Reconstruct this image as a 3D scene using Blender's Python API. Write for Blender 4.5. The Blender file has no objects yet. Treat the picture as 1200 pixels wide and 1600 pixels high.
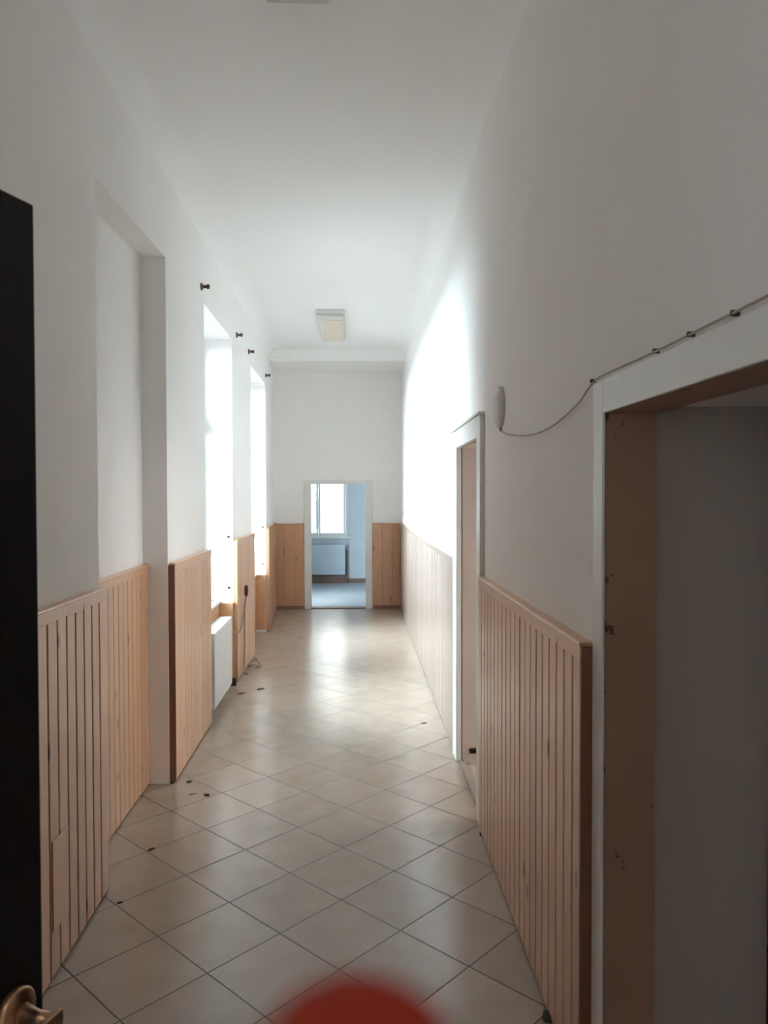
import bpy, bmesh, math, random
from mathutils import Vector, Matrix
random.seed(7)
S = bpy.context.scene
COL = S.collection

# ------------------------------------------------------------------ camera
FPX = 1178.465
pitch, yaw, roll = -0.0216673, 0.0406579, -0.0019337
fw = Vector((math.sin(yaw)*math.cos(pitch), math.cos(yaw)*math.cos(pitch), math.sin(pitch)))
r0 = Vector((math.cos(yaw), -math.sin(yaw), 0)); u0 = r0.cross(fw)
rt = math.cos(roll)*r0 + math.sin(roll)*u0
up = -math.sin(roll)*r0 + math.cos(roll)*u0
cam_d = bpy.data.cameras.new('camera'); cam = bpy.data.objects.new('camera', cam_d); COL.objects.link(cam)
M3 = Matrix((rt, up, -fw)).transposed()
cam.matrix_world = Matrix.Translation((0, 0, 1.7)) @ M3.to_4x4()
cam_d.sensor_fit = 'VERTICAL'; cam_d.sensor_height = 24.0; cam_d.sensor_width = 18.0
cam_d.lens = FPX/1600*24.0
cam_d.clip_start = 0.005; cam_d.clip_end = 200
cam_d.dof.use_dof = True; cam_d.dof.focus_distance = 4.0
cam_d.dof.aperture_fstop = cam_d.lens/2.6          # a 2.6 mm opening, as a phone has
S.camera = cam

# ------------------------------------------------------------------ light
# overcast sky: brightest on the window (west) side, dull and warm behind the viewer
SKY_WEST, SKY_NORTH, SKY_SOUTH, SKY_EAST = 84.0, 4.3, .5, 13.0
W = bpy.data.worlds.new('overcast_sky'); S.world = W; W.use_nodes = True
wn = W.node_tree.nodes; wl = W.node_tree.links
tc = wn.new('ShaderNodeTexCoord'); sx = wn.new('ShaderNodeSeparateXYZ'); wl.new(tc.outputs['Generated'], sx.inputs[0])
def wmap(sock, a, b):
    m = wn.new('ShaderNodeMapRange'); m.interpolation_type = 'SMOOTHSTEP'
    m.inputs['From Min'].default_value = a; m.inputs['From Max'].default_value = b; wl.new(sock, m.inputs['Value']); return m.outputs[0]
def wmix(f, a, b):
    m = wn.new('ShaderNodeMix'); m.data_type = 'RGBA'; m.clamp_result = False
    for k, v in (('A', a), ('B', b)):
        if isinstance(v, tuple): m.inputs[k].default_value = v
        else: wl.new(v, m.inputs[k])
    wl.new(f, m.inputs['Factor']); return m.outputs['Result']
def sc(c, k): return (c[0]*k, c[1]*k, c[2]*k, 1)
ns = wmix(wmap(sx.outputs['Y'], -.3, .3), sc((1.0, .90, .82), SKY_SOUTH), sc((.95, .98, 1.0), SKY_NORTH))
zen = wn.new('ShaderNodeMath'); zen.operation = 'MULTIPLY_ADD'; zen.inputs[1].default_value = .5; zen.inputs[2].default_value = .8
wl.new(sx.outputs['Z'], zen.inputs[0]); wl.new(zen.outputs[0], wn['Background'].inputs['Strength'])
ea = wmix(wmap(sx.outputs['X'], .5, .85), ns, sc((.97, .95, .93), SKY_EAST))
al = wmix(wmap(sx.outputs['X'], -.25, -.75), ea, sc((.80, .955, 1.075), SKY_WEST))
wl.new(al, wn['Background'].inputs['Color'])
def portal(name, loc, sx, sz, direction):
    l = bpy.data.lights.new(name, 'AREA'); l.shape = 'RECTANGLE'; l.size = sx; l.size_y = sz
    l.cycles.is_portal = True
    o = bpy.data.objects.new(name, l); COL.objects.link(o); o.location = loc
    o.rotation_euler = Vector(direction).to_track_quat('-Z', 'Z').to_euler()
portal('window_daylight', (-1.60, 6.235, 1.93), 1.35, 2.5, (1, 0, 0))
portal('window_daylight', (-1.60, 8.785, 1.92), 1.45, 2.5, (1, 0, 0))
portal('window_daylight', (-0.25, -2.78, 1.9), 1.9, 1.7, (0, 1, 0))  # unseen entry hall window, added for soft fill light
portal('window_daylight', (3.55, 4.1, 1.6), 1.3, 1.5, (-1, 0, 0))
portal('window_daylight', (-0.70, 15.1, 1.75), 1.35, 1.9, (0, -1, 0))
S.view_settings.view_transform = 'Standard'
try: S.view_settings.look = 'None'
except Exception: pass
S.view_settings.gamma = 1.0
S.view_settings.use_curve_mapping = False
S.view_settings.exposure = 0.07
S.cycles.max_bounces = 14
S.cycles.diffuse_bounces = 12
S.cycles.glossy_bounces = 5
S.cycles.transparent_max_bounces = 16
S.cycles.sample_clamp_indirect = 6.0
S.cycles.use_denoising = True

# ------------------------------------------------------------------ helpers
def tag(o, label=None, cat=None, group=None, kind=None):
    if label: o['label'] = label
    if cat: o['category'] = cat
    if group: o['group'] = group
    if kind: o['kind'] = kind
    return o
def empty(name, loc=(0, 0, 0), label=None, cat=None, group=None, kind=None):
    o = bpy.data.objects.new(name, None); COL.objects.link(o); o.location = loc
    o.empty_display_size = 0.1
    return tag(o, label, cat, group, kind)
def build(name, bm, mat, parent=None, smooth=False, bevel=0):
    """bm is in world coordinates; re-based to the parent's location"""
    bmesh.ops.recalc_face_normals(bm, faces=bm.faces)
    me = bpy.data.meshes.new(name)
    if parent is None:
        lo = Vector([min(v.co[i] for v in bm.verts) for i in range(3)])
        hi = Vector([max(v.co[i] for v in bm.verts) for i in range(3)])
        base = Vector(((lo.x+hi.x)/2, (lo.y+hi.y)/2, lo.z))
    else:
        p = parent; base = Vector((0, 0, 0))
        while p is not None: base += p.location; p = p.parent
    for v in bm.verts: v.co -= base
    bm.to_mesh(me); bm.free()
    if smooth:
        for f in me.polygons: f.use_smooth = True
    o = bpy.data.objects.new(name, me); COL.objects.link(o)
    if isinstance(mat, (list, tuple)):
        for m in mat: me.materials.append(m)
    else: me.materials.append(mat)
    if parent is None: o.location = base
    else: o.parent = parent
    if bevel:
        b = o.modifiers.new('bevel', 'BEVEL'); b.width = bevel; b.segments = 2; b.limit_method = 'ANGLE'
    return o
def B():
    bm = bmesh.new(); bm.faces.layers.float.new('tone'); return bm
def prism(bm, pts, z0, z1, tone=None):
    """plan polygon between two heights; z0/z1 may be lists per point"""
    n = len(pts)
    za = z0 if isinstance(z0, (list, tuple)) else [z0]*n
    zb = z1 if isinstance(z1, (list, tuple)) else [z1]*n
    lo = [bm.verts.new((p[0], p[1], a)) for p, a in zip(pts, za)]
    hi = [bm.verts.new((p[0], p[1], b)) for p, b in zip(pts, zb)]
    fs = [bm.faces.new(lo[::-1]), bm.faces.new(hi)]
    for i in range(n):
        j = (i+1) % n
        fs.append(bm.faces.new((lo[i], lo[j], hi[j], hi[i])))
    if tone is not None:
        L = bm.faces.layers.float['tone']
        for f in fs: f[L] = tone
    return fs
def box(bm, x0, x1, y0, y1, z0, z1, tone=None):
    return prism(bm, [(x0, y0), (x1, y0), (x1, y1), (x0, y1)], z0, z1, tone)
def obox(bm, c, ax, ay, az):
    """box with centre c and half-axis vectors"""
    c = Vector(c); vs = []
    for i in (-1, 1):
        for j in (-1, 1):
            for k in (-1, 1):
                vs.append(bm.verts.new(c+ax*i+ay*j+az*k))
    for q in ((0,1,3,2),(4,6,7,5),(0,4,5,1),(2,3,7,6),(0,2,6,4),(1,5,7,3)):
        bm.faces.new([vs[i] for i in q])
def tube(bm, pts, rad, n=10, cap=True):
    pts = [Vector(p) for p in pts]
    rr = rad if isinstance(rad, (list, tuple)) else [rad]*len(pts)
    rings = []; ref = None
    for i, p in enumerate(pts):
        d = (pts[min(i+1, len(pts)-1)]-pts[max(i-1, 0)]).normalized()
        if ref is None: ref = d.orthogonal().normalized()
        a = (ref - d*ref.dot(d)).normalized(); ref = a; b = d.cross(a)
        rings.append([bm.verts.new(p+(a*math.cos(t)+b*math.sin(t))*rr[i]) for t in [2*math.pi*k/n for k in range(n)]])
    for a, b in zip(rings, rings[1:]):
        for k in range(n): bm.faces.new((a[k], a[(k+1) % n], b[(k+1) % n], b[k]))
    if cap: bm.faces.new(rings[0][::-1]); bm.faces.new(rings[-1])
def lathe(bm, c, axis, prof, n=24):
    """prof: list of (distance along axis, radius)"""
    c = Vector(c); axis = Vector(axis).normalized(); a = axis.orthogonal().normalized(); b = axis.cross(a)
    rings = []
    for h, r in prof:
        if r < 1e-6: rings.append([bm.verts.new(c+axis*h)])
        else: rings.append([bm.verts.new(c+axis*h+(a*math.cos(t)+b*math.sin(t))*r) for t in [2*math.pi*k/n for k in range(n)]])
    for p, q in zip(rings, rings[1:]):
        for k in range(n):
            k2 = (k+1) % n
            if len(p) == 1: bm.faces.new((p[0], q[k2], q[k]))
            elif len(q) == 1: bm.faces.new((p[k], p[k2], q[0]))
            else: bm.faces.new((p[k], p[k2], q[k2], q[k]))
def interp(y, ys, xs):
    if y <= ys[0]: return xs[0]
    for i in range(len(ys)-1):
        if y <= ys[i+1]: return xs[i]+(xs[i+1]-xs[i])*(y-ys[i])/(ys[i+1]-ys[i])
    return xs[-1]
def LX(y): return interp(y, [0, 9.45, 11.35], [-1.09, -1.09, -1.187])     # face of the left wall
def RX(y): return interp(y, [0, 3.8, 5.0, 11.35], [.665, .665, .688, .728])  # face of the right wall

# ------------------------------------------------------------------ materials
def newmat(name):
    m = bpy.data.materials.new(name); m.use_nodes = True
    nt = m.node_tree; return m, nt, nt.nodes, nt.links, nt.nodes['Principled BSDF']
def rgb(c): return (c[0], c[1], c[2], 1)
def simple(name, col, rough=0.5, metal=0.0, spec=None, coat=0, var=0.0, vscale=20, bump=0.0, bscale=60):
    m, nt, N, L, P = newmat(name)
    P.inputs['Base Color'].default_value = rgb(col); P.inputs['Roughness'].default_value = rough
    P.inputs['Metallic'].default_value = metal
    if spec is not None: P.inputs['Specular IOR Level'].default_value = spec
    if coat: P.inputs['Coat Weight'].default_value = coat; P.inputs['Coat Roughness'].default_value = 0.15
    g = N.new('ShaderNodeNewGeometry')
    if var:
        n = N.new('ShaderNodeTexNoise'); n.inputs['Scale'].default_value = vscale; n.inputs['Detail'].default_value = 6
        L.new(g.outputs['Position'], n.inputs['Vector'])
        mx = N.new('ShaderNodeMix'); mx.data_type = 'RGBA'
        mx.inputs['A'].default_value = rgb([c*(1-var) for c in col]); mx.inputs['B'].default_value = rgb([min(1, c*(1+var)) for c in col])
        L.new(n.outputs['Fac'], mx.inputs['Factor']); L.new(mx.outputs['Result'], P.inputs['Base Color'])
    if bump:
        n2 = N.new('ShaderNodeTexNoise'); n2.inputs['Scale'].default_value = bscale; n2.inputs['Detail'].default_value = 5
        L.new(g.outputs['Position'], n2.inputs['Vector'])
        bp = N.new('ShaderNodeBump'); bp.inputs['Strength'].default_value = bump; bp.inputs['Distance'].default_value = 0.01
        L.new(n2.outputs['Fac'], bp.inputs['Height']); L.new(bp.outputs['Normal'], P.inputs['Normal'])
    return m
PLASTER = simple('white_plaster', (.865, .85, .835), .85, var=.03, vscale=3, bump=.12, bscale=9)
CEIL = simple('ceiling_paint', (.885, .88, .87), .9, var=.02, vscale=2, bump=.06, bscale=6)
OILPAINT = simple('white_oil_paint', (.74, .74, .71), .32, var=.06, vscale=8, bump=.15, bscale=25)
WHITEMETAL = simple('white_enamel', (.80, .80, .79), .3)
FIXTURE = simple('light_housing', (.62, .61, .58), .45)
DIFFUSER = simple('aged_diffuser', (.60, .52, .42), .4, var=.06, vscale=15)
BLACKWOOD = simple('dark_stained_wood', (.007, .005, .0045), .55, spec=.25)
BRASS = simple('worn_brass', (.42, .25, .15), .34, metal=1.0, var=.2, vscale=60)
BRACKETWOOD = simple('dark_turned_wood', (.045, .016, .009), .4)
ROOMBLUE = simple('blue_paint', (.42, .47, .50), .6, var=.03, vscale=3)
ROOMFLOOR = simple('pale_blue_floor', (.33, .37, .40), .45, var=.04, vscale=4)
RADBLUE = simple('radiator_paint', (.44, .50, .54), .45)
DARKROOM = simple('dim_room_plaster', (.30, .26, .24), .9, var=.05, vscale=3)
BROWNBASE = simple('brown_skirting', (.13, .075, .05), .5)
CABLEGREY = simple('cable_brown', (.20, .14, .11), .6)
CABLEPALE = simple('cable_pale', (.36, .30, .26), .6)
CABLEWHITE = simple('cable_sheath_white', (.55, .52, .48), .6)
BLACKPLASTIC = simple('dark_plastic', (.02, .012, .01), .5)
DEBRIS = simple('dark_crumb', (.035, .025, .02), .9)
DEBRISPALE = simple('pale_crumb', (.5, .46, .4), .9)
FACADE = simple('outdoor_facade', (.6, .58, .54), .9, var=.05)
FACADEWIN = simple('outdoor_window', (.12, .14, .16), .3)
GROUND = simple('yard_ground', (.62, .63, .62), .95, var=.1, vscale=1)
DISC = simple('grey_plastic_disc', (.55, .52, .49), .5)

# flesh held against the lens
FLESH, nt, N, L, P = newmat('red_skin')
P.inputs['Base Color'].default_value = (.19, .019, .010, 1); P.inputs['Roughness'].default_value = .8; P.inputs['Specular IOR Level'].default_value = .05
P.inputs['Subsurface Weight'].default_value = .25; P.inputs['Subsurface Radius'].default_value = (1, .25, .12); P.inputs['Subsurface Scale'].default_value = .004
NAIL = simple('nail', (.6, .2, .15), .3)

# peeling tan paint on the door linings
def mk_lining(name, base, chip, amount):
    m, nt, N, L, P = newmat(name)
    g = N.new('ShaderNodeNewGeometry')
    n = N.new('ShaderNodeTexNoise'); n.inputs['Scale'].default_value = 11; n.inputs['Detail'].default_value = 8; n.inputs['Roughness'].default_value = .65
    L.new(g.outputs['Position'], n.inputs['Vector'])
    r = N.new('ShaderNodeValToRGB'); r.color_ramp.elements[0].position = amount; r.color_ramp.elements[1].position = amount+.03
    r.color_ramp.elements[0].color = (1, 1, 1, 1); r.color_ramp.elements[1].color = (0, 0, 0, 1)
    L.new(n.outputs['Fac'], r.inputs['Fac'])
    n2 = N.new('ShaderNodeTexNoise'); n2.inputs['Scale'].default_value = 3; L.new(g.outputs['Position'], n2.inputs['Vector'])
    mx0 = N.new('ShaderNodeMix'); mx0.data_type = 'RGBA'
    mx0.inputs['A'].default_value = rgb([c*.85 for c in base]); mx0.inputs['B'].default_value = rgb([c*1.15 for c in base])
    L.new(n2.outputs['Fac'], mx0.inputs['Factor'])
    mx = N.new('ShaderNodeMix'); mx.data_type = 'RGBA'; mx.inputs['B'].default_value = rgb(chip)
    L.new(mx0.outputs['Result'], mx.inputs['A']); L.new(r.outputs['Color'], mx.inputs['Factor']); L.new(mx.outputs['Result'], P.inputs['Base Color'])
    P.inputs['Roughness'].default_value = .5
    bp = N.new('ShaderNodeBump'); bp.inputs['Strength'].default_value = .3; bp.inputs['Distance'].default_value = .003
    L.new(n.outputs['Fac'], bp.inputs['Height']); L.new(bp.outputs['Normal'], P.inputs['Normal'])
    return m
LININGB = mk_lining('tan_lining_paint', (.52, .42, .365), (.10, .06, .05), .30)
LININGA = mk_lining('brown_lining_paint', (.30, .165, .105), (.07, .022, .012), .33)

# varnished pine
def mk_pine(name, base, dark, rough=.30, knots=True):
    m, nt, N, L, P = newmat(name)
    g = N.new('ShaderNodeNewGeometry'); at = N.new('ShaderNodeAttribute'); at.attribute_name = 'tone'
    mp = N.new('ShaderNodeMapping'); mp.inputs['Scale'].default_value = (55, 55, 2.2)
    ad = N.new('ShaderNodeVectorMath'); ad.operation = 'ADD'
    cmb = N.new('ShaderNodeCombineXYZ'); mu = N.new('ShaderNodeMath'); mu.operation = 'MULTIPLY'; mu.inputs[1].default_value = 7.0
    L.new(at.outputs['Fac'], mu.inputs[0]); L.new(mu.outputs[0], cmb.inputs['Z'])
    L.new(g.outputs['Position'], ad.inputs[0]); L.new(cmb.outputs[0], ad.inputs[1]); L.new(ad.outputs[0], mp.inputs['Vector'])
    n = N.new('ShaderNodeTexNoise'); n.inputs['Scale'].default_value = 1; n.inputs['Detail'].default_value = 5; n.inputs['Distortion'].default_value = .6
    L.new(mp.outputs[0], n.inputs['Vector'])
    mx = N.new('ShaderNodeMix'); mx.data_type = 'RGBA'; mx.inputs['A'].default_value = rgb([c*.78 for c in base]); mx.inputs['B'].default_value = rgb([min(1, c*1.18) for c in base])
    L.new(n.outputs['Fac'], mx.inputs['Factor'])
    # board to board tone
    hs = N.new('ShaderNodeHueSaturation'); ma = N.new('ShaderNodeMapRange'); ma.inputs['To Min'].default_value = .86; ma.inputs['To Max'].default_value = 1.12
    L.new(at.outputs['Fac'], ma.inputs['Value']); L.new(ma.outputs[0], hs.inputs['Value']); L.new(mx.outputs['Result'], hs.inputs['Color'])
    last = hs.outputs['Color']
    if knots:
        kw = .05 if name == 'orange_pine' else 0
        mp2 = N.new('ShaderNodeMapping'); mp2.inputs['Scale'].default_value = (7, 7, 3.2); L.new(ad.outputs[0], mp2.inputs['Vector'])
        v = N.new('ShaderNodeTexVoronoi'); v.inputs['Scale'].default_value = 1; L.new(mp2.outputs[0], v.inputs['Vector'])
        rr = N.new('ShaderNodeValToRGB'); rr.color_ramp.elements[0].position = .06+kw; rr.color_ramp.elements[1].position = .13+kw
        rr.color_ramp.elements[0].color = (1, 1, 1, 1); rr.color_ramp.elements[1].color = (0, 0, 0, 1)
        L.new(v.outputs['Distance'], rr.inputs['Fac'])
        mk = N.new('ShaderNodeMix'); mk.data_type = 'RGBA'; mk.inputs['B'].default_value = rgb(dark)
        km = N.new('ShaderNodeMath'); km.operation = 'MULTIPLY'; km.inputs[1].default_value = .8
        L.new(rr.outputs['Color'], km.inputs[0]); L.new(km.outputs[0], mk.inputs['Factor']); L.new(last, mk.inputs['A']); last = mk.outputs['Result']
    L.new(last, P.inputs['Base Color'])
    P.inputs['Roughness'].default_value = rough
    bp = N.new('ShaderNodeBump'); bp.inputs['Strength'].default_value = .12; bp.inputs['Distance'].default_value = .002
    L.new(n.outputs['Fac'], bp.inputs['Height']); L.new(bp.outputs['Normal'], P.inputs['Normal'])
    P.inputs['Coat Weight'].default_value = .7; P.inputs['Coat Roughness'].default_value = .27; P.inputs['Coat IOR'].default_value = 1.5
    return m
PINE = mk_pine('varnished_pine', (.51, .275, .15), (.15, .055, .028), .35)
PINEGLARE = mk_pine('glare_pine', (.21, .155, .125), (.14, .08, .06), .35)  # pine greyed and darkened: window gloss and glare put into the colour
PINEO = mk_pine('orange_pine', (.36, .175, .09), (.12, .04, .02), .35)
GROOVE = simple('stained_groove', (.045, .018, .010), .7)
ENDWOOD = simple('dark_end_board', (.15, .055, .03), .5, var=.1, vscale=30)

# diagonal ceramic floor tiles
TILE, nt, N, L, P = newmat('diagonal_floor_tiles')
def mth(op, a, b=None, c=None):
    m = N.new('ShaderNodeMath'); m.operation = op
    for i, v in enumerate((a, b, c)):
        if v is None: continue
        if isinstance(v, (int, float)): m.inputs[i].default_value = v
        else: L.new(v, m.inputs[i])
    return m.outputs[0]
g = N.new('ShaderNodeNewGeometry'); sep = N.new('ShaderNodeSeparateXYZ'); L.new(g.outputs['Position'], sep.inputs[0])
ts, ta, tox, toy = .331771, .7824846, -.757641, 3.379095
dx = mth('SUBTRACT', sep.outputs['X'], tox); dy = mth('SUBTRACT', sep.outputs['Y'], toy)
ui = mth('DIVIDE', mth('ADD', mth('MULTIPLY', dx, math.cos(ta)), mth('MULTIPLY', dy, math.sin(ta))), ts)
vj = mth('DIVIDE', mth('SUBTRACT', mth('MULTIPLY', dx, math.sin(ta)), mth('MULTIPLY', dy, math.cos(ta))), ts)
def edge(u):
    f = mth('FRACT', u); return mth('MINIMUM', f, mth('SUBTRACT', 1.0, f))
ed = mth('MINIMUM', edge(ui), edge(vj))
nw = N.new('ShaderNodeTexNoise'); nw.inputs['Scale'].default_value = 25; L.new(g.outputs['Position'], nw.inputs['Vector'])
edn = mth('ADD', ed, mth('MULTIPLY', mth('SUBTRACT', nw.outputs['Fac'], .5), .006))
gr = N.new('ShaderNodeMapRange'); gr.inputs['From Min'].default_value = .0072; gr.inputs['From Max'].default_value = .0118
gr.inputs['To Min'].default_value = 1; gr.inputs['To Max'].default_value = 0; L.new(edn, gr.inputs['Value'])
cid = N.new('ShaderNodeCombineXYZ'); L.new(mth('FLOOR', ui), cid.inputs[0]); L.new(mth('FLOOR', vj), cid.inputs[1])
wnz = N.new('ShaderNodeTexWhiteNoise'); wnz.noise_dimensions = '3D'; L.new(cid.outputs[0], wnz.inputs['Vector'])
n1 = N.new('ShaderNodeTexNoise'); n1.inputs['Scale'].default_value = 7; n1.inputs['Detail'].default_value = 4; n1.inputs['Roughness'].default_value = .5
ofs = N.new('ShaderNodeVectorMath'); ofs.operation = 'MULTIPLY_ADD'; ofs.inputs[1].default_value = (9, 9, 9)
L.new(wnz.outputs['Color'], ofs.inputs[0]); L.new(g.outputs['Position'], ofs.inputs[2]); L.new(ofs.outputs[0], n1.inputs['Vector'])
tr = N.new('ShaderNodeValToRGB'); tr.color_ramp.elements[0].position = .1; tr.color_ramp.elements[1].position = .95
tr.color_ramp.elements[0].color = (.305, .235, .18, 1); tr.color_ramp.elements[1].color = (.395, .32, .26, 1)
L.new(mth('ADD', n1.outputs['Fac'], mth('MULTIPLY', mth('SUBTRACT', wnz.outputs['Value'], .5), .35)), tr.inputs['Fac'])
gm = N.new('ShaderNodeMix'); gm.data_type = 'RGBA'; gm.inputs['B'].default_value = (.045, .026, .018, 1)
L.new(tr.outputs['Color'], gm.inputs['A']); L.new(gr.outputs[0], gm.inputs['Factor']); L.new(gm.outputs['Result'], P.inputs['Base Color'])
rr_ = mth('ADD', mth('MULTIPLY', n1.outputs['Fac'], .08), mth('MULTIPLY', gr.outputs[0], .3))
L.new(mth('ADD', rr_, .19), P.inputs['Roughness'])
P.inputs['Specular IOR Level'].default_value = .8
hb = mth('SUBTRACT', mth('MULTIPLY', n1.outputs['Fac'], .25), gr.outputs[0])
bp = N.new('ShaderNodeBump'); bp.inputs['Strength'].default_value = .35; bp.inputs['Distance'].default_value = .002
L.new(hb, bp.inputs['Height']); L.new(bp.outputs['Normal'], P.inputs['Normal'])

# window glass
GLASS, nt, N, L, P = newmat('window_glass')
N.remove(P); out = N['Material Output']
tb = N.new('ShaderNodeBsdfTransparent'); tb.inputs['Color'].default_value = (.97, .99, .98, 1)
gb = N.new('ShaderNodeBsdfGlossy'); gb.inputs['Roughness'].default_value = .02
fr = N.new('ShaderNodeFresnel'); fr.inputs['IOR'].default_value = 1.35
ms = N.new('ShaderNodeMixShader'); L.new(fr.outputs[0], ms.inputs[0]); L.new(tb.outputs[0], ms.inputs[1]); L.new(gb.outputs[0], ms.inputs[2]); L.new(ms.outputs[0], out.inputs['Surface'])

# ------------------------------------------------------------------ room shell
ZC = 3.70; ZT = 3.95
OUT = -1.55           # outer face of the window wall
TH = 1.12             # far face of the right wall
FLY = 11.35
# floor
bm = B(); box(bm, -1.75, 1.12, -.12, 11.50, -.10, 0)
tag(build('floor', bm, TILE), 'beige ceramic corridor floor tiles laid diagonally with dark grout', 'floor', kind='structure')
# left wall with alcove and two window openings
bm = B()
NX = -1.235
box(bm, OUT, -1.09, -.12, 3.27, 0, ZT)
box(bm, OUT, NX, 3.27, 4.47, 0, ZT)
prism(bm, [(NX, 3.27), (-1.09, 3.27), (-1.09, 4.47), (NX, 4.47)], [3.05, 3.05, 3.09, 3.09], ZT)
box(bm, OUT, -1.09, 4.47, 5.60, 0, ZT)
box(bm, OUT, NX, 5.60, 6.87, 0, .72)
box(bm, OUT, -1.09, 5.60, 6.87, 3.11, ZT)
box(bm, OUT, -1.09, 6.87, 8.12, 0, ZT)
box(bm, OUT, NX, 8.12, 9.45, 0, .70)
box(bm, OUT, -1.09, 8.12, 9.45, 3.09, ZT)
prism(bm, [(OUT, 9.45), (-1.09, 9.45), (LX(11.35), 11.35), (OUT, 11.35)], 0, ZT)
tag(build('wall_left', bm, PLASTER), 'white plaster wall with a shallow alcove and two tall windows', 'wall', kind='structure')
# right wall: door A y .95-1.985, door B y 3.90-4.75
bm = B()
AZ, BZ = 1.935, 2.02
A0, A1, B0, B1 = .93, 1.985, 3.88, 4.77
def rw(y0, y1, z0, z1):
    ys = [y0]+[y for y in (3.8, 5.0) if y0 < y < y1]+[y1]
    pts = [(RX(y), y) for y in ys]+[(TH, y1), (TH, y0)]
    prism(bm, pts, z0, z1)
rw(-.12, A0, 0, ZT); rw(A0, A1, AZ, ZT); rw(A1, B0, 0, ZT); rw(B0, B1, BZ, ZT); rw(B1, 11.35, 0, ZT)
tag(build('wall_right', bm, PLASTER), 'white plaster wall pierced by the two doorways on the right', 'wall', kind='structure')
# far wall with doorway
bm = B(); D0, D1, DZ = -.655, .205, 1.89
prism(bm, [(OUT, 11.35), (D0, 11.35), (D0, 11.50), (OUT, 11.50)], 0, ZT)
prism(bm, [(D1, 11.35), (TH, 11.35), (TH, 11.50), (D1, 11.50)], 0, ZT)
prism(bm, [(D0, 11.35), (D1, 11.35), (D1, 11.50), (D0, 11.50)], DZ, ZT)
tag(build('wall_end', bm, PLASTER), 'end wall of the corridor with the small far doorway', 'wall', kind='structure')
# wall behind the viewer with an open doorway
bm = B()
box(bm, OUT, -.74, -.30, -.12, 0, ZT); box(bm, .24, TH, -.30, -.12, 0, ZT); box(bm, -.74, .24, -.30, -.12, 3.0, ZT)
tag(build('wall_entrance', bm, PLASTER), 'plaster wall around the entrance doorway behind the viewer', 'wall', kind='structure')
# ceiling with coved sides
bm = B()
ys = [-.3, 1, 2, 3, 3.8, 5, 6.5, 8, 9.45, 10.40]
R = .17
rows = []
for y in ys:
    row = []
    a, b = LX(y), RX(y)
    for k in range(9):
        t = math.pi/2*k/8; row.append((a-.004+R*(1-math.cos(t)), y, ZC-R+R*math.sin(t)))
    for k in range(9):
        t = math.pi/2*(1-k/8); row.append((b+.004-R*(1-math.cos(t)), y, ZC-R+R*math.sin(t)))
    rows.append([bm.verts.new(p) for p in row]+[bm.verts.new((b+.004, y, ZT)), bm.verts.new((a-.004, y, ZT))])
for p, q in zip(rows, rows[1:]):
    n = len(p)
    for k in range(n): bm.faces.new((p[k], p[(k+1) % n], q[(k+1) % n], q[k]))
bm.faces.new(rows[0]); bm.faces.new(rows[-1][::-1])
o = build('ceiling', bm, CEIL)
for f in o.data.polygons:
    if len(f.vertices) == 4: f.use_smooth = True
tag(o, 'white coved corridor ceiling', 'ceiling', kind='structure')
o.data.set_sharp_from_angle(angle=math.radians(50))
bm = B(); prism(bm, [(LX(10.4), 10.40), (RX(10.4), 10.40), (RX(11.35), 11.35), (LX(11.35), 11.35)], 3.55, ZT)
tag(build('trim_1', bm, CEIL, bevel=.015), 'white dropped beam across the ceiling at the end wall', 'beam', kind='structure')

# room behind the end wall
bm = B(); box(bm, -1.9, 1.4, 11.50, 14.95, -.10, 0)
tag(build('floor', bm, ROOMFLOOR), 'pale blue floor of the room past the far doorway', 'floor', kind='structure')
bm = B(); W3 = (-1.32, -.10, .88, 2.45)
box(bm, -1.9, W3[0], 14.70, 14.95, 0, 3.3); box(bm, W3[1], 1.4, 14.70, 14.95, 0, 3.3)
box(bm, W3[0], W3[1], 14.70, 14.95, 0, W3[2]); box(bm, W3[0], W3[1], 14.70, 14.95, W3[3], 3.3)
tag(build('wall_back', bm, ROOMBLUE), 'blue painted wall with a window past the far doorway', 'wall', kind='structure')
bm = B(); box(bm, -2.0, -1.9, 11.5, 14.95, -.1, 3.3)
tag(build('wall_west', bm, ROOMBLUE), 'left blue wall of the room past the far doorway', 'wall', kind='structure')
bm = B(); box(bm, 1.4, 1.5, 11.5, 14.95, -.1, 3.3)
tag(build('wall_east', bm, ROOMBLUE), 'right blue wall of the room past the far doorway', 'wall', kind='structure')
bm = B(); box(bm, -2.0, 1.5, 11.5, 14.95, 3.3, 3.45)
tag(build('ceiling', bm, CEIL), 'ceiling of the room past the far doorway', 'ceiling', kind='structure')
bm = B(); box(bm, -.14, 1.38, 14.672, 14.70, 0, .085)
tag(build('baseboard_back', bm, BROWNBASE), 'brown skirting along the blue wall right of the far radiator', 'baseboard', kind='structure')
bm = B(); box(bm, -1.88, -.14, 14.66, 14.70, 0, .17)
tag(build('baseboard_back', bm, BROWNBASE), 'dark brown skirting under the radiator in the far room', 'baseboard', kind='structure')
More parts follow.
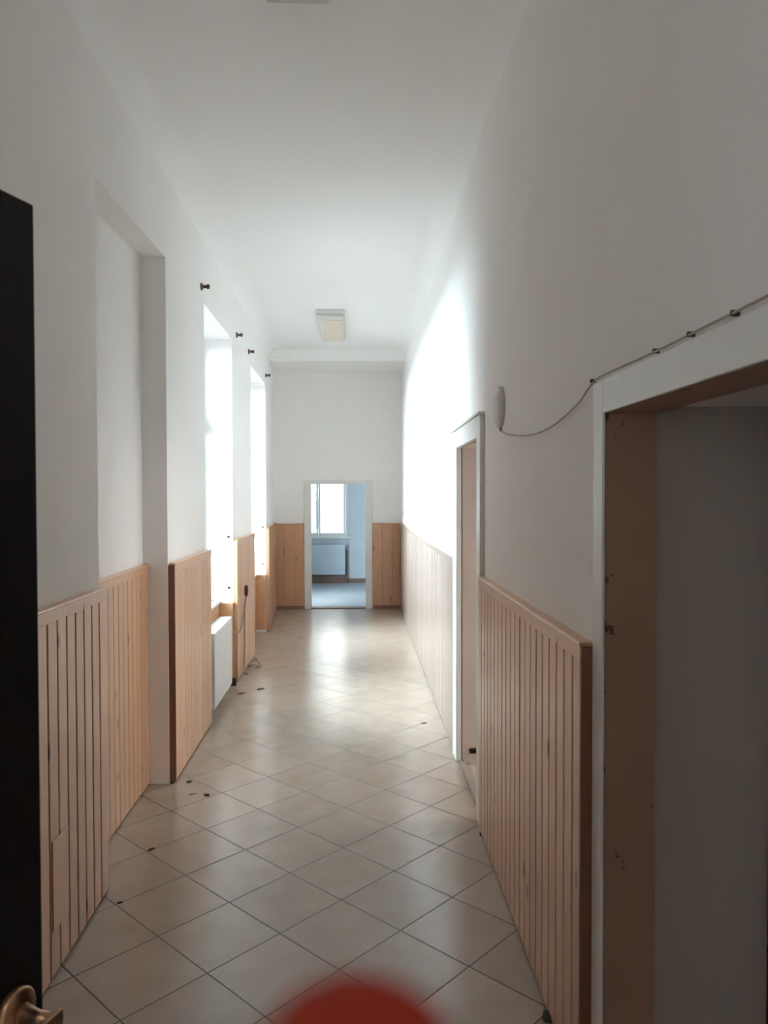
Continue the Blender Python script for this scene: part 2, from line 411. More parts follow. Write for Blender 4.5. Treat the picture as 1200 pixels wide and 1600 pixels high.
# dim rooms behind the right-hand doors and entry hall (closed shells)
def shell(nm, x0, x1, y0, y1, z1, open_side, mat, what):
    t = .1
    bm = B(); box(bm, x0, x1, y0, y1, -.1, -.001); tag(build('floor', bm, simple(nm+'_floor', (.35, .31, .27), .6)), 'plain floor of '+what, 'floor', kind='structure')
    bm = B(); box(bm, x0, x1, y0, y1, z1, z1+t); tag(build('ceiling', bm, CEIL), 'plain ceiling of '+what, 'ceiling', kind='structure')
    sides = {'west': (x0-t, x0, y0-t, y1+t), 'east': (x1, x1+t, y0-t, y1+t), 'south': (x0, x1, y0-t, y0), 'north': (x0, x1, y1, y1+t)}
    for k, q in sides.items():
        if k == open_side: continue
        if nm == 'store' and k == 'east':
            bm = B(); box(bm, x1, x1+t, y0-t, 3.45, -.1, z1+t); box(bm, x1, x1+t, 4.75, y1+t, -.1, z1+t); box(bm, x1, x1+t, 3.45, 4.75, -.1, .85); box(bm, x1, x1+t, 3.45, 4.75, 2.35, z1+t)
            tag(build('wall_store_east', bm, mat), 'wall with a window in the room past the second right doorway', 'wall', kind='structure'); continue
        if nm == 'entry' and k == 'south':
            bm = B(); box(bm, x0, -1.2, y0-t, y0, -.1, z1+t); box(bm, .7, x1, y0-t, y0, -.1, z1+t); box(bm, -1.2, .7, y0-t, y0, -.1, 1.05); box(bm, -1.2, .7, y0-t, y0, 2.75, z1+t)
            tag(build('wall_entry_south', bm, mat), 'wall of the entry hall with a window added for fill light, behind the viewer', 'wall', kind='structure'); continue
        bm = B(); box(bm, *q, -.1, z1+t); tag(build('wall_'+nm+'_'+k, bm, mat), k+' wall of '+what, 'wall', kind='structure')
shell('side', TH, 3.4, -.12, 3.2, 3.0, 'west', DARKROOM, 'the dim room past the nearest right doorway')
shell('store', TH, 3.4, 3.4, 6.4, 3.0, 'west', PLASTER, 'the room past the second right doorway')
shell('entry', -1.9, 1.4, -2.6, -.30, 3.3, 'north', simple('entry_plaster', (.32, .24, .19), .9), 'the entry hall behind the viewer')

# ------------------------------------------------------------------ windows
def window(n, y0, y1, z0, z1, label, sill_z, sill_x):
    e = empty('window_%d' % n, (-1.47, (y0+y1)/2, z0), label, 'window', kind='structure')
    xf0, xf1 = -1.50, -1.44
    bm = B(); w = .06; zt = z0+(z1-z0)*.68
    box(bm, xf0, xf1, y0, y0+w, z0, z1); box(bm, xf0, xf1, y1-w, y1, z0, z1)
    box(bm, xf0, xf1, y0+w, y1-w, z0, z0+w); box(bm, xf0, xf1, y0+w, y1-w, z1-w, z1); box(bm, xf0, xf1, y0+w, y1-w, zt-.03, zt+.03)
    build('window_frame', bm, OILPAINT, e, bevel=.004)
    ym = (y0+y1)/2
    for a, b in ((y0+w, ym), (ym, y1-w)):
        for c, d in ((z0+w, zt-.03), (zt+.03, z1-w)):
            bm = B(); s = .045
            box(bm, xf0+.01, xf1+.012, a+.002, a+s, c+.002, d-.002); box(bm, xf0+.01, xf1+.012, b-s, b-.002, c+.002, d-.002)
            box(bm, xf0+.01, xf1+.012, a+s, b-s, c+.002, c+s); box(bm, xf0+.01, xf1+.012, a+s, b-s, d-s, d-.002)
            sh = build('casement', bm, OILPAINT, e, bevel=.003)
            bm = B(); box(bm, -1.472, -1.468, a+s, b-s, c+s, d-s); build('glass_pane', bm, GLASS, sh)
    bm = B(); box(bm, -1.44, sill_x, y0+.001, y1-.001, sill_z-.028, sill_z)
    build('sill', bm, OILPAINT, e, bevel=.004)
    for zz in (sill_z+.12, sill_z+.58):
        bm = B(); lathe(bm, (-1.13, y1, zz), (0, -1, 0), [(0, .012), (.008, .012), (.012, .006), (.02, .006), (.02, 0)], 10)
        build('shutter_catch', bm, BRACKETWOOD, e)
window(1, 5.60, 6.87, .72, 3.11, 'tall white corridor window nearest the viewer on the left, above the radiator', .75, -1.205)
window(2, 8.12, 9.45, .70, 3.09, 'tall white corridor window farthest from the viewer on the left', .73, -1.20)
# far room window
e = empty('window_3', (-.71, 14.85, .88), 'white casement window of the blue room seen through the far doorway', 'window', kind='structure')
x0, x1, z0, z1 = W3
bm = B(); w = .05
box(bm, x0, x0+w, 14.82, 14.88, z0, z1); box(bm, x1-w, x1, 14.82, 14.88, z0, z1)
box(bm, x0+w, x1-w, 14.82, 14.88, z0, z0+w); box(bm, x0+w, x1-w, 14.82, 14.88, z1-w, z1)
build('window_frame', bm, OILPAINT, e, bevel=.004)
xm = -.685
for a, b in ((x0+w, xm), (xm, x1-w)):
    bm = B(); s = .045
    box(bm, a+.002, a+s, 14.81, 14.87, z0+w+.002, z1-w-.002); box(bm, b-s, b-.002, 14.81, 14.87, z0+w+.002, z1-w-.002)
    box(bm, a+s, b-s, 14.81, 14.87, z0+w+.002, z0+w+s); box(bm, a+s, b-s, 14.81, 14.87, z1-w-s, z1-w-.002)
    sh = build('casement', bm, OILPAINT, e, bevel=.003)
    bm = B(); box(bm, a+s, b-s, 14.838, 14.842, z0+w+s, z1-w-s); build('glass_pane', bm, GLASS, sh)
bm = B(); box(bm, x0-.03, x1+.04, 14.64, 14.82, z0-.0, z0+.025); build('sill', bm, OILPAINT, e)
# outdoors
bm = B(); box(bm, -30, 30, -20, 45, -1.3, -1.2)
tag(build('ground', bm, GROUND), 'grey ground outdoors past the windows', 'ground', kind='structure')
e = empty('apartment_building', (-.5, 36, -1.2), 'pale building faint in the glare outside the far window', 'building')
bm = B(); box(bm, -6.5, -1.05, 36, 42, -1.2, 9.5); build('wall', bm, FACADE, e)
for i in range(3):
    for k in range(3):
        bm = B(); xx = -2.45-i*1.6; box(bm, xx, xx+.8, 35.95, 36.0, .2+k*2.7, 1.5+k*2.7); build('pane', bm, FACADEWIN, e)

# ------------------------------------------------------------------ doors
def vbox(bm, c0, c1): box(bm, min(c0[0], c1[0]), max(c0[0], c1[0]), min(c0[1], c1[1]), max(c0[1], c1[1]), min(c0[2], c1[2]), max(c0[2], c1[2]))
# door B (middle of the right wall): casing y 3.80..3.90 / 4.75..4.98
e = empty('door_2', (.67, 4.33, 0), 'empty white framed doorway with tan lining, second on the right wall', 'doorway', kind='structure')
PX = .640
bm = B(); prism(bm, [(PX, 3.80), (PX, 3.905), (RX(3.905), 3.905), (RX(3.80), 3.80)], 0, 2.11); build('casing_post', bm, OILPAINT, e, bevel=.004)
bm = B(); prism(bm, [(PX+.01, 4.75), (PX+.012, 4.93), (RX(4.93), 4.93), (RX(4.75), 4.75)], 0, 2.11); build('casing_post', bm, OILPAINT, e, bevel=.004)
bm = B(); prism(bm, [(PX, 3.905), (PX+.01, 4.75), (RX(4.75), 4.75), (RX(3.905), 3.905)], 2.0, 2.11); build('casing_head', bm, OILPAINT, e, bevel=.004)
bm = B(); prism(bm, [(PX-.012, 3.79), (PX+.0, 4.95), (RX(4.95), 4.95), (RX(3.79), 3.79)], 2.11, 2.125); build('cap_moulding', bm, OILPAINT, e, bevel=.003)
bm = B(); box(bm, .69, TH, B1-.022, B1, 0, 2.0)
build('lining', bm, LININGB, e)
bm = B(); box(bm, .69, TH, B0, B0+.022, 0, 2.0); build('lining', bm, LININGB, e)
bm = B(); box(bm, .69, TH, B0, B1, 2.0, 2.02); build('lining_head', bm, LININGB, e)
bm = B(); box(bm, .668, .70, 3.905, 4.748, 0, .014); build('threshold', bm, simple('threshold_strip', (.22, .17, .14), .5), e)
bm = B()
for i in range(9):
    c = (random.uniform(.74, .86), B1-.024, random.uniform(.06, .095)); s = random.uniform(.008, .02)
    obox(bm, c, Vector((s*1.6, 0, random.uniform(-.004, .004))), Vector((0, .003, 0)), Vector((0, 0, s*.6)))
build('chipped_patch', bm, DEBRIS, e)
# door A (nearest right doorway)
e = empty('door_1', (.665, 1.46, 0), 'empty doorway with brown lining and chipped white casing, nearest on the right', 'doorway', kind='structure')
CX = .656
bm = B(); prism(bm, [(CX, A1-.02), (CX, 2.043), (.665, 2.043), (.665, A1-.02)], 0, 2.005); build('casing_post', bm, OILPAINT, e, bevel=.003)
bm = B(); prism(bm, [(CX, .85), (CX, .95), (.665, .95), (.665, .85)], 0, 2.005); build('casing_post', bm, OILPAINT, e, bevel=.003)
bm = B(); box(bm, CX, .665, .95, A1-.02, 1.915, 2.005); build('casing_head', bm, OILPAINT, e, bevel=.003)
bm = B(); box(bm, .665, .80, A1-.022, A1, 0, 1.915); build('lining', bm, LININGA, e)
bm = B(); box(bm, .665, .80, A0, A0+.022, 0, 1.915); build('lining', bm, LININGA, e)
bm = B(); box(bm, .665, .80, A0, A1, 1.915, AZ); build('lining_head', bm, LININGA, e)
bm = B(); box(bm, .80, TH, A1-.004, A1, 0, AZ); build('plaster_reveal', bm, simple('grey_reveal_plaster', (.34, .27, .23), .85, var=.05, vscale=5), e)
# far doorway
e = empty('door_3', (-.225, 11.35, 0), 'small white framed open doorway in the end wall of the corridor', 'doorway', kind='structure')
for a, b in ((-.735, -.635), (.185, .285)):
    bm = B(); box(bm, a, b, 11.325, 11.35, 0, 1.875); build('casing_post', bm, OILPAINT, e, bevel=.003)
bm = B(); box(bm, -.735, .285, 11.325, 11.35, 1.875, 1.935); build('casing_head', bm, OILPAINT, e, bevel=.003)
for a, b in ((D0, -.635), (.185, D1)):
    bm = B(); box(bm, a, b, 11.35, 11.50, 0, 1.875); build('lining', bm, OILPAINT, e)
bm = B(); box(bm, D0, D1, 11.35, 11.50, 1.875, DZ); build('lining_head', bm, OILPAINT, e)
bm = B(); box(bm, -.635, .185, 11.33, 11.50, 0, .012); build('threshold', bm, BROWNBASE, e)
# dark open door leaf beside the viewer
dd = Vector((math.sin(math.radians(20)), math.cos(math.radians(20)), 0)); dn = Vector((dd.y, -dd.x, 0))
E0 = Vector((-.382, .930, 0)); LW = .86
hinge = E0-dd*LW
e = empty('door_4', tuple(hinge), 'dark brown door leaf standing open at the left edge with a brass lever handle', 'door', kind='structure')
bm = B(); obox(bm, E0-dd*(LW/2)-dn*.02+Vector((0, 0, 1.03)), dd*(LW/2), dn*.02, Vector((0, 0, 1.02))); build('leaf', bm, BLACKWOOD, e, bevel=.003)
hc = E0-dd*.047+Vector((0, 0, 1.098))
hd = build('handle_rosette', (lambda b: (lathe(b, hc, dn, [(0, .0275), (.006, .0275), (.010, .024), (.012, .012), (.012, 0)], 32), b)[1])(B()), BRASS, e, smooth=False)
for f in hd.data.polygons: f.use_smooth = True
bm = B()
tube(bm, [hc+dn*.010, hc+dn*.018, hc+dn*.034, hc+dn*.052], [.0125, .0105, .0080, .0085], 20)
build('handle_neck', bm, BRASS, hd, smooth=True)
bm = B(); ax = (dn*.9+dd*.25).normalized()
obox(bm, hc+dn*.057-dd*.046, dd*.058, dn*.0045, Vector((0, 0, .0095)))
build('handle_lever', bm, BRASS, hd, bevel=.003)
for x in (1.86, .25):
    bm = B(); tube(bm, [hinge+Vector((0, 0, x-.045))+dn*.006, hinge+Vector((0, 0, x+.045))+dn*.006], .007, 12); build('hinge', bm, BRASS, e)

# ------------------------------------------------------------------ wainscot
def wainscot(label, A, Bp, side, z1=1.30, t=.032, pitch=.088, gap=.006, mat=None, z0=.012, rail=.055, cap=.012, ends=(None, None), base=False, depth=.011, smoothfront=False):
    """boards from plan point A to Bp; side=+1/-1 picks which side faces the corridor"""
    mat = mat or PINE
    A = Vector((A[0], A[1], 0)); Bp = Vector((Bp[0], Bp[1], 0)); d = (Bp-A); Ln = d.length; d.normalize()
    n = Vector((d.y, -d.x, 0))*side
    e = empty('wainscot_panel', tuple(A), label, 'wainscot', 'pine wainscot panels along the corridor')
    P2 = lambda s, q: ((A+d*s+n*q).x, (A+d*s+n*q).y)
    k = max(1, round(Ln/pitch)); w = Ln/k
    bk = B(); prism(bk, [P2(0, 0), P2(Ln, 0), P2(Ln, t-depth), P2(0, t-depth)], z0, z1-.01)
    build('backing', bk, GROOVE, e)
    bm = B()
    for i in range(k):
        a = i*w+gap/2; b = (i+1)*w-gap/2; c = .0025; tf = t-.002
        if i == 0: a = 0
        if i == k-1: b = Ln
        j = random.uniform(-.0006, .0006)
        prism(bm, [P2(a, t-depth-.001), P2(b, t-depth-.001), P2(b, tf-c+j), P2(b-c, tf+j), P2(a+c, tf+j), P2(a, tf-c+j)], z0, z1-rail+.002, tone=random.random())
    build('boards', bm, mat, e)
    bm = B(); prism(bm, [P2(-.001, t-depth), P2(Ln+.001, t-depth), P2(Ln+.001, t), P2(-.001, t)], z1-rail, z1-cap, tone=.6); build('top_rail', bm, mat, e, bevel=.002)
    bm = B(); prism(bm, [P2(-.003, 0), P2(Ln+.003, 0), P2(Ln+.003, t+.006), P2(-.003, t+.006)], z1-cap, z1, tone=.8); build('cap_strip', bm, mat, e, bevel=.003)
    for which, em in zip((0, 1), ends):
        if em:
            s0, s1 = ((-.016, -.001) if which == 0 else (Ln+.001, Ln+.016))
            bm = B(); prism(bm, [P2(s0, 0), P2(s1, 0), P2(s1, t+.003), P2(s0, t+.003)], z0, z1-.012, tone=.3); build('end_strip', bm, em, e)
    if base:
        bm = B(); prism(bm, [P2(0, t-.003), P2(Ln, t-.003), P2(Ln, t+.010), P2(0, t+.010)], 0, .05, tone=.2); build('base_strip', bm, ENDWOOD, e)
    return e
# left wall (x grows towards the corridor; walking +y the corridor is on the +x side => side=+1)
w0 = wainscot('pine board wainscot beside the dark open door, nearest on the left wall', (-1.09, .95), (-1.09, 3.262), 1, 1.312, pitch=.0905, t=.035, gap=.0115, depth=.017)
bm = B(); box(bm, -1.0555, -1.0525, 2.655, 2.80, .17, .49, tone=.9); build('patch_board', bm, PINE, w0, bevel=.004)
wainscot('pine wainscot set back in the shallow alcove on the left wall', (-1.235, 3.272), (-1.235, 4.468), 1, 1.300, pitch=.080)
wainscot('pine wainscot between the alcove and the near left window', (-1.09, 4.492), (-1.09, 5.640), 1, 1.305, gap=.003, depth=.005, ends=(ENDWOOD, None), t=.035)
wainscot('low pine panelling behind the white corridor radiator', (-1.235, 5.605), (-1.235, 6.835), 1, .715, t=.022, gap=.003, depth=.005)
wainscot('narrow pine return at the far side of the near window niche', (-1.235, 6.866), (-1.09, 6.866), 1, .735, mat=PINE, t=.022, pitch=.145, gap=.003, depth=.005)
wainscot('pine wainscot between the two left windows, with a hanging cable', (-1.09, 6.886), (-1.09, 8.12), 1, 1.305, gap=.003, depth=.005, t=.035, ends=(PINE, None))
wainscot('low pine panelling under the far left window', (-1.235, 8.125), (-1.235, 9.42), 1, .700, t=.022, gap=.003, depth=.005, mat=PINEO)
wainscot('orange pine return facing the viewer beneath the far window sill', (-1.235, 9.449), (-1.092, 9.449), 1, .715, mat=PINEO, t=.022, pitch=.145, gap=.002, depth=.006, z0=.03)
wainscot('pine wainscot past the far left window up to the end wall', (-1.09, 9.468), (LX(11.31), 11.31), 1, 1.305, mat=PINEO, gap=.003, depth=.005, t=.035, ends=(PINEO, None))
# end wall, facing -y : A->B along +x gives n=(0,-1)*... d=(1,0): n=(0,-1)
wainscot('orange pine wainscot left of the far doorway', (-1.18, 11.348), (-.738, 11.348), 1, 1.285, mat=PINEO, t=.022, pitch=.137, gap=.0015, depth=.006, base=True, rail=.02)
wainscot('orange pine wainscot right of the far doorway', (.288, 11.348), (.725, 11.348), 1, 1.29, mat=PINEO, t=.022, pitch=.135, gap=.0015, depth=.006, base=True, rail=.02)
# right wall: d=+y gives n=(+1,0); corridor is -x => side=-1
wainscot('long pine wainscot past the second right doorway, window glare painted into its colour', (RX(4.935)-.001, 4.94), (RX(11.315)-.001, 11.315), -1, 1.29, mat=PINEGLARE, gap=.003, depth=.005, t=.028)
wainscot('narrow board pine wainscot between the two right doorways', (.664, 2.062), (.664, 3.788), -1, 1.292, pitch=.0865, t=.034, gap=.011, depth=.018, ends=(ENDWOOD, None))

# ------------------------------------------------------------------ radiators
def radiator(label, c0, axis, nrm, Ln, z0, z1, mat, depth=.09, pipes=True):
    c0 = Vector(c0); axis = Vector(axis); nrm = Vector(nrm)
    e = empty('radiator', (c0.x, c0.y, 0), label, 'radiator')
    def bb(bm, s0, s1, q0, q1, a, b):
        P2 = lambda s, q: ((c0+axis*s+nrm*q).x, (c0+axis*s+nrm*q).y)
        prism(bm, [P2(s0, q0), P2(s1, q0), P2(s1, q1), P2(s0, q1)], a, b)
    # front panel with shallow vertical flutes
    for q0, q1, nm in ((depth-.016, depth, 'front_panel'), (0, .014, 'rear_panel')):
        bm = B(); bb(bm, 0, Ln, q0, q1-.004, z0, z1-.01)
        k = int(Ln/.034)
        for i in range(k):
            s = (i+.5)*Ln/k; bb(bm, s-.012, s+.012, q1-.0045, q1, z0+.03, z1-.04)
        build(nm, bm, mat, e, bevel=.002)
    bm = B(); k = int(Ln/.03)
    for i in range(k):
        s = (i+.5)*Ln/k; bb(bm, s-.001, s+.001, .014, depth-.016, z0+.04, z1-.04)
    build('convector_fins', bm, mat, e)
    bm = B()
    bb(bm, -.002, Ln+.002, -.002, depth+.001, z1-.012, z1); 
    build('top_grille', bm, mat, e, bevel=.003)
    for s0, s1 in ((-.003, 0), (Ln, Ln+.003)):
        bm = B(); bb(bm, s0, s1, -.001, depth, z0+.005, z1-.012); build('side_cover', bm, mat, e)
    if pipes:
        bm = B(); p = c0+axis*(Ln+.003)+nrm*.045
        tube(bm, [p+Vector((0, 0, z0+.05)), p+axis*.05+Vector((0, 0, z0+.05)), p+axis*.09+Vector((0, 0, z0+.02)), p+axis*.10+Vector((0, 0, .0))], .009, 10)
        build('pipe', bm, mat, e, smooth=True)
        bm = B(); lathe(bm, p+Vector((0, 0, z1-.09)), axis, [(0, .012), (.02, .012), (.024, .02), (.06, .022), (.07, .016), (.07, 0)], 14)
        build('valve', bm, WHITEMETAL, e, smooth=True)
    return e
radiator('white ribbed panel radiator in the near left window niche', (-1.145, 5.70, 0), (0, 1, 0), (1, 0, 0), .80, .085, .665, WHITEMETAL, depth=.10)
r2 = radiator('blue grey radiator under the window past the far doorway', (-1.25, 14.66, 0), (1, 0, 0), (0, -1, 0), 1.09, .18, .76, RADBLUE, depth=.10, pipes=False)
bm = B(); tube(bm, [(-.135, 14.63, 0.0), (-.135, 14.63, .63), (-.16, 14.63, .66)], .016, 10); build('pipe', bm, BROWNBASE, r2)

# ------------------------------------------------------------------ ceiling lights
def ceiling_light(label, y0, y1, x0=-.395, x1=-.085):
    e = empty('ceiling_light', ((x0+x1)/2, (y0+y1)/2, ZC), label, 'ceiling light', 'fluorescent ceiling lights')
    bm = B(); box(bm, x0, x1, y0, y1, ZC-.045, ZC); build('housing', bm, FIXTURE, e, bevel=.006)
    bm = B(); box(bm, x0+.015, x1-.015, y0+.025, y1-.025, ZC-.085, ZC-.045); build('diffuser_rim', bm, FIXTURE, e, bevel=.010)
    bm = B(); box(bm, x0+.055, x1-.04, y0+.12, y1-.12, ZC-.092, ZC-.085); build('diffuser', bm, DIFFUSER, e, bevel=.002)
    for y in (y0-.004, y1):
        bm = B(); box(bm, x0+.01, x1-.01, y, y+.004, ZC-.045, ZC-.003); build('end_cap', bm, FIXTURE, e)
    return e
ceiling_light('unlit fluorescent ceiling fitting near the end of the corridor', 8.15, 9.45)
ceiling_light('unlit ceiling fitting cut off by the top of the picture', 1.72, 3.02, -.35, -.065)

# ------------------------------------------------------------------ curtain brackets
labs = ['dark wooden curtain bracket above the near corner of the near window',
        'dark wooden curtain bracket above the far corner of the near window',
        'dark wooden curtain bracket above the near corner of the far window',
        'dark wooden curtain bracket above the far corner of the far window']
first = None
for lb, y in zip(labs, (5.505, 7.137, 7.955, 9.507)):
    if first is None:
        e = empty('curtain_bracket', (-1.09, y, 3.205), lb, 'curtain bracket', 'curtain brackets above the windows')
        bm = B(); lathe(bm, (-1.09, y, 3.205), (1, 0, 0), [(0, .027), (.009, .027), (.014, .018), (.018, .012), (.018, 0)], 20); build('base_disc', bm, BRACKETWOOD, e, smooth=True)
        bm = B(); lathe(bm, (-1.074, y, 3.205), (1, 0, 0), [(0, .011), (.018, .012), (.022, .009), (.026, .017), (.040, .018), (.046, .012), (.046, 0)], 20); build('peg', bm, BRACKETWOOD, e, smooth=True)
        first = e
    else:
        c = first.copy(); COL.objects.link(c); c.location = (-1.09 if y < 9.45 else LX(y), y, 3.205); c['label'] = lb
        for ch in first.children:
            k = ch.copy(); COL.objects.link(k); k.parent = c

# ------------------------------------------------------------------ wall fitting, cables, switch
e = empty('round_wall_fitting', (.665, 3.375, 2.095), 'round pale domed fitting on the right wall between the doorways', 'wall fitting')
bm = B(); lathe(bm, (.665, 3.375, 2.095), (-1, 0, 0), [(0, .094), (.008, .096), (.015, .091), (.018, .086), (.018, 0)], 40); build('base_ring', bm, DISC, e, smooth=True)
bm = B(); lathe(bm, (.648, 3.375, 2.095), (-1, 0, 0), [(0, .084), (.006, .078), (.011, .055), (.013, .02), (.0135, 0)], 40); build('dome', bm, DISC, e, smooth=True)
bm = B(); lathe(bm, (.655, 3.335, 1.998), (0, 0, -1), [(0, .006), (.012, .006), (.012, 0)], 10); build('cable_gland', bm, BLACKPLASTIC, e)
def spline(pts, n=12):
    pts = [Vector(p) for p in pts]; P_ = [pts[0]*2-pts[1]]+pts+[pts[-1]*2-pts[-2]]; out = []
    for i in range(1, len(P_)-2):
        a, b, c, d = P_[i-1:i+3]
        for k in range(n):
            t = k/n; out.append(.5*((2*b)+(c-a)*t+(2*a-5*b+4*c-d)*t*t+(3*b-a-3*c+d)*t**3))
    out.append(pts[-1]); return out
bm = B()
tube(bm, spline([(.655, 3.335, 1.988), (.655, 3.20, 1.962), (.657, 2.95, 1.935), (.657, 2.70, 1.922), (.657, 2.45, 1.930), (.657, 2.20, 1.965), (.655, 2.055, 2.004), (.653, 1.95, 2.013), (.653, 1.60, 2.010), (.653, 1.25, 2.013), (.655, .80, 2.015), (.655, .3, 2.02)]), .0028, 8)
tag(build('wall_cable', bm, CABLEPALE, smooth=True), 'thin grey cable sagging along the right wall onto the near door head', 'cable')
# clip nails on the cable: parts of the cable
cb = [o for o in COL.objects if o.name == 'wall_cable'][0]
for y in (1.62, 1.45, 2.05, 1.28):
    bm = B(); box(bm, .650, .665, y-.003, y+.003, 2.008, 2.018); build('cable_clip', bm, BLACKPLASTIC, cb)
bm = B(); box(bm, RX(11.05)-.014, RX(11.05), 11.01, 11.09, 1.40, 1.48)
sw = build('light_switch', bm, OILPAINT, bevel=.003); tag(sw, 'small light switch high on the right wall by the far corner', 'light switch')
bm = B(); box(bm, RX(11.05)-.019, RX(11.05)-.014, 11.03, 11.07, 1.415, 1.465); build('rocker', bm, simple('switch_grey', (.35, .33, .31), .5), sw)

# cable outlet and cable between the windows
XW = -1.055
e = empty('cable_outlet', (XW, 7.34, .72), 'dark plug hanging on the pine panelling between the left windows', 'plug')
bm = B(); lathe(bm, (XW+.018, 7.34, .73), (0, 0, 1), [(0, .010), (.012, .016), (.06, .018), (.095, .015), (.105, .008), (.105, 0)], 16); build('plug_body', bm, BLACKPLASTIC, e, smooth=True)
bm = B(); tube(bm, [(XW, 7.34, .80), (XW+.018, 7.34, .80)], .005, 8); build('hook', bm, BLACKPLASTIC, e)
bm = B(); tube(bm, spline([(XW+.018, 7.34, .735), (XW+.007, 7.335, .66), (XW+.007, 7.30, .52), (XW+.008, 7.27, .25), (XW+.01, 7.24, .06), (XW+.02, 7.22, .012), (XW+.05, 7.18, .008)]), .0065, 8)
tag(build('hanging_cable', bm, CABLEGREY, smooth=True), 'brown cable hanging straight down the pine panel between the windows', 'cable')
bm = B(); tube(bm, spline([(XW+.010, 7.312, .62), (XW+.010, 7.20, .56), (XW+.012, 7.02, .47), (XW+.012, 6.87, .46), (-1.085, 6.76, .48), (-1.10, 6.60, .54)]), .005, 8)
tag(build('branch_cable', bm, CABLEGREY, smooth=True), 'thin cable sloping from the hanging plug cable to the radiator top', 'cable')
bm = B(); pts = []
for k in range(40):
    t = k/39*math.pi*4.6; rad = .035+.03*math.sin(k*.7)**2+.0012*k
    pts.append((-.985+rad*.7*math.cos(t), 7.46+rad*1.5*math.sin(t), .006+.055*abs(math.sin(k*.37))))
tube(bm, pts, .005, 7)
tag(build('cable_coil', bm, CABLEGREY, smooth=True), 'loose tangled coil of thin cable on the floor by the left wall', 'cable')
# floor foot and pipe stub by radiator
bm = B(); box(bm, -1.105, -1.055, 6.76, 6.82, 0, .07)
tag(build('pipe_sleeve', bm, BLACKPLASTIC, bevel=.006), 'small dark pipe sleeve on the floor by the radiator corner', 'pipe sleeve')

# ------------------------------------------------------------------ floor debris
def crumb(name, x, y, s, lab, mat=DEBRIS, el=1.0, ang=0, cat='debris', seed=1):
    rnd = random.Random(seed); bm = B(); bmesh.ops.create_icosphere(bm, subdivisions=2, radius=s)
    ca, sa = math.cos(ang), math.sin(ang)
    for v in bm.verts:
        k = 1+rnd.uniform(-.22, .22); px, py, pz = v.co.x*el*k, v.co.y*k, v.co.z*.4*k
        v.co = Vector((x+px*ca-py*sa, y+px*sa+py*ca, max(0, s*.4+pz)))
    tag(build(name, bm, mat), lab, cat, 'crumbs and chips lying on the tiles')
crumb('plaster_chip', -.976, 3.631, .010, 'elongated black chip on the tiles before the alcove panelling', el=1.7, ang=.7, seed=1)
crumb('plaster_chip', -.836, 4.283, .012, 'black chip farthest from the left wall beside the alcove corner', el=1.4, ang=-.3, seed=2)
crumb('wood_splinter', -.92, 4.306, .006, 'thin brown splinter on the tiles beside the alcove corner', simple('splinter', (.2, .14, .1), .8), el=4, ang=.3, seed=3, cat='splinter')
crumb('plaster_chip', -.98, 4.49, .011, 'dark chip on the tiles close to the corner post of the alcove', el=1.5, ang=.2, seed=4)
crumb('plaster_chip', -.98, 3.158, .008, 'smallest black chip on the tiles by the nearest left panel end', el=1.5, ang=.4, seed=5)
crumb('plaster_chip', -.82, 6.635, .016, 'dark flake on the tiles by the far end of the white radiator', simple('flake', (.14, .1, .08), .9), el=2.2, ang=.5, seed=6)
crumb('plaster_chip', .521, 5.58, .012, 'pale flake near the right wall past the second doorway', simple('flake_grey', (.25, .23, .21), .9), el=2, seed=7)
crumb('plaster_chip', -.97, 6.50, .012, 'faint dark flake on the tiles beside the radiator', simple('flake', (.16, .11, .09), .9), el=2.6, ang=.2, seed=8)
crumb('damage_blob', .640, 3.72, .014, 'dark blob standing for a hole at the foot of the right panelling by the doorway', el=2.0, ang=1.4, seed=9)  # solid dark blobs drawn in place of dark holes and damage
crumb('damage_blob', .628, 2.39, .020, 'dark blob standing for a hole in the lower right corner against the panelling', el=1.6, ang=1.2, seed=10)
crumb('damage_blob', -1.075, 4.478, .013, 'dark blob standing for damage at the foot of the alcove corner post', el=1.2, seed=11)

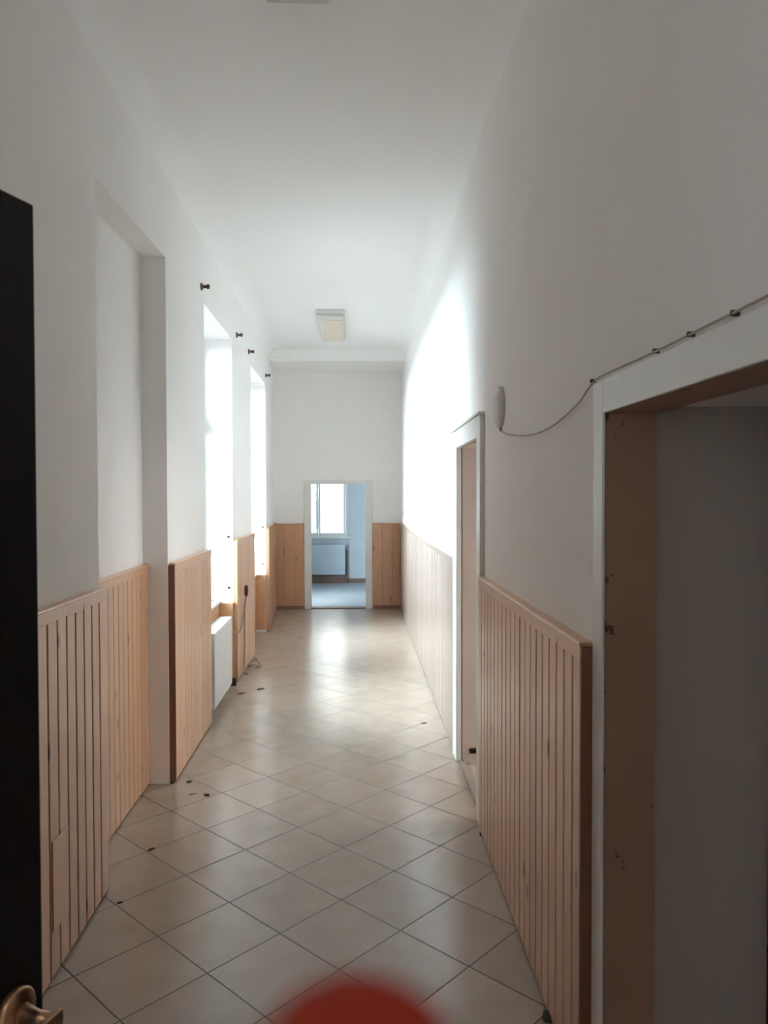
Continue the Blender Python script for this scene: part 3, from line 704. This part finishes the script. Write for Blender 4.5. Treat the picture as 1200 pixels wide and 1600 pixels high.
# ------------------------------------------------------------------ fingertip held at the lens
def hand():
    o0 = Vector((0, 0, 1.7))
    tip = o0 + fw*.046 + rt*(-.0017) - up*(.0292)      # top of the fingertip
    me = bpy.data.meshes.new('person'); V = []; Ed = []; Rr = []
    def add(p, r, par=None):
        V.append(tuple(p)); Rr.append(r)
        if par is not None: Ed.append((par, len(V)-1))
        return len(V)-1
    D = -up; F = fw; Rg = rt
    wrist = add(tip+D*.205+F*-.02+Rg*.02, .026)
    fore = add(tip+D*.30+F*-.10+Rg*.05, .032, wrist); add(tip+D*.36+F*-.19+Rg*.08, .037, fore)
    palm = add(tip+D*.155+F*-.008+Rg*.012, .030, wrist)
    kn = add(tip+D*.10+F*.0+Rg*.0, .016, palm)
    a = add(tip+D*.074+F*.004, .0105, kn); b = add(tip+D*.045+F*.006, .0092, a); c = add(tip+D*.018+F*.003, .0082, b); c2 = add(tip+D*.006, .0074, c); add(tip+D*.0005, .0061, c2)
    for i, (ox, ln) in enumerate(((.020, .9), (.038, .82), (.054, .66))):
        k = add(tip+D*(.112+.008*i)+Rg*ox, .0135, palm)
        p1 = add(tip+D*(.098+.010*i)+F*.030*ln+Rg*ox, .0095, k); p2 = add(tip+D*(.118+.008*i)+F*.046*ln+Rg*ox, .0085, p1); add(tip+D*(.136+.006*i)+F*.038*ln+Rg*ox, .0075, p2)
    t1 = add(tip+D*.150+Rg*-.026+F*.010, .0140, palm); t2 = add(tip+D*.122+Rg*-.038+F*.020, .0110, t1); add(tip+D*.100+Rg*-.040+F*.026, .0090, t2)
    base = Vector(V[0]); me.from_pydata([tuple(Vector(v)-base) for v in V], Ed, [])
    o = bpy.data.objects.new('person', me); COL.objects.link(o); o.location = base
    me.materials.append(FLESH)
    sk = o.modifiers.new('skin', 'SKIN'); sk.use_smooth_shade = True
    lay = me.skin_vertices[0].data if len(me.skin_vertices) else None
    if lay is None:
        bpy.context.view_layer.objects.active = o; bpy.ops.mesh.customdata_skin_add(); lay = me.skin_vertices[0].data
    for i, r in enumerate(Rr): lay[i].radius = (r, r); lay[i].use_root = (i == 0)
    ss = o.modifiers.new('sub', 'SUBSURF'); ss.levels = 2; ss.render_levels = 3
    tag(o, 'blurred red fingertip of the person holding the camera, at the bottom edge', 'person')
hand()
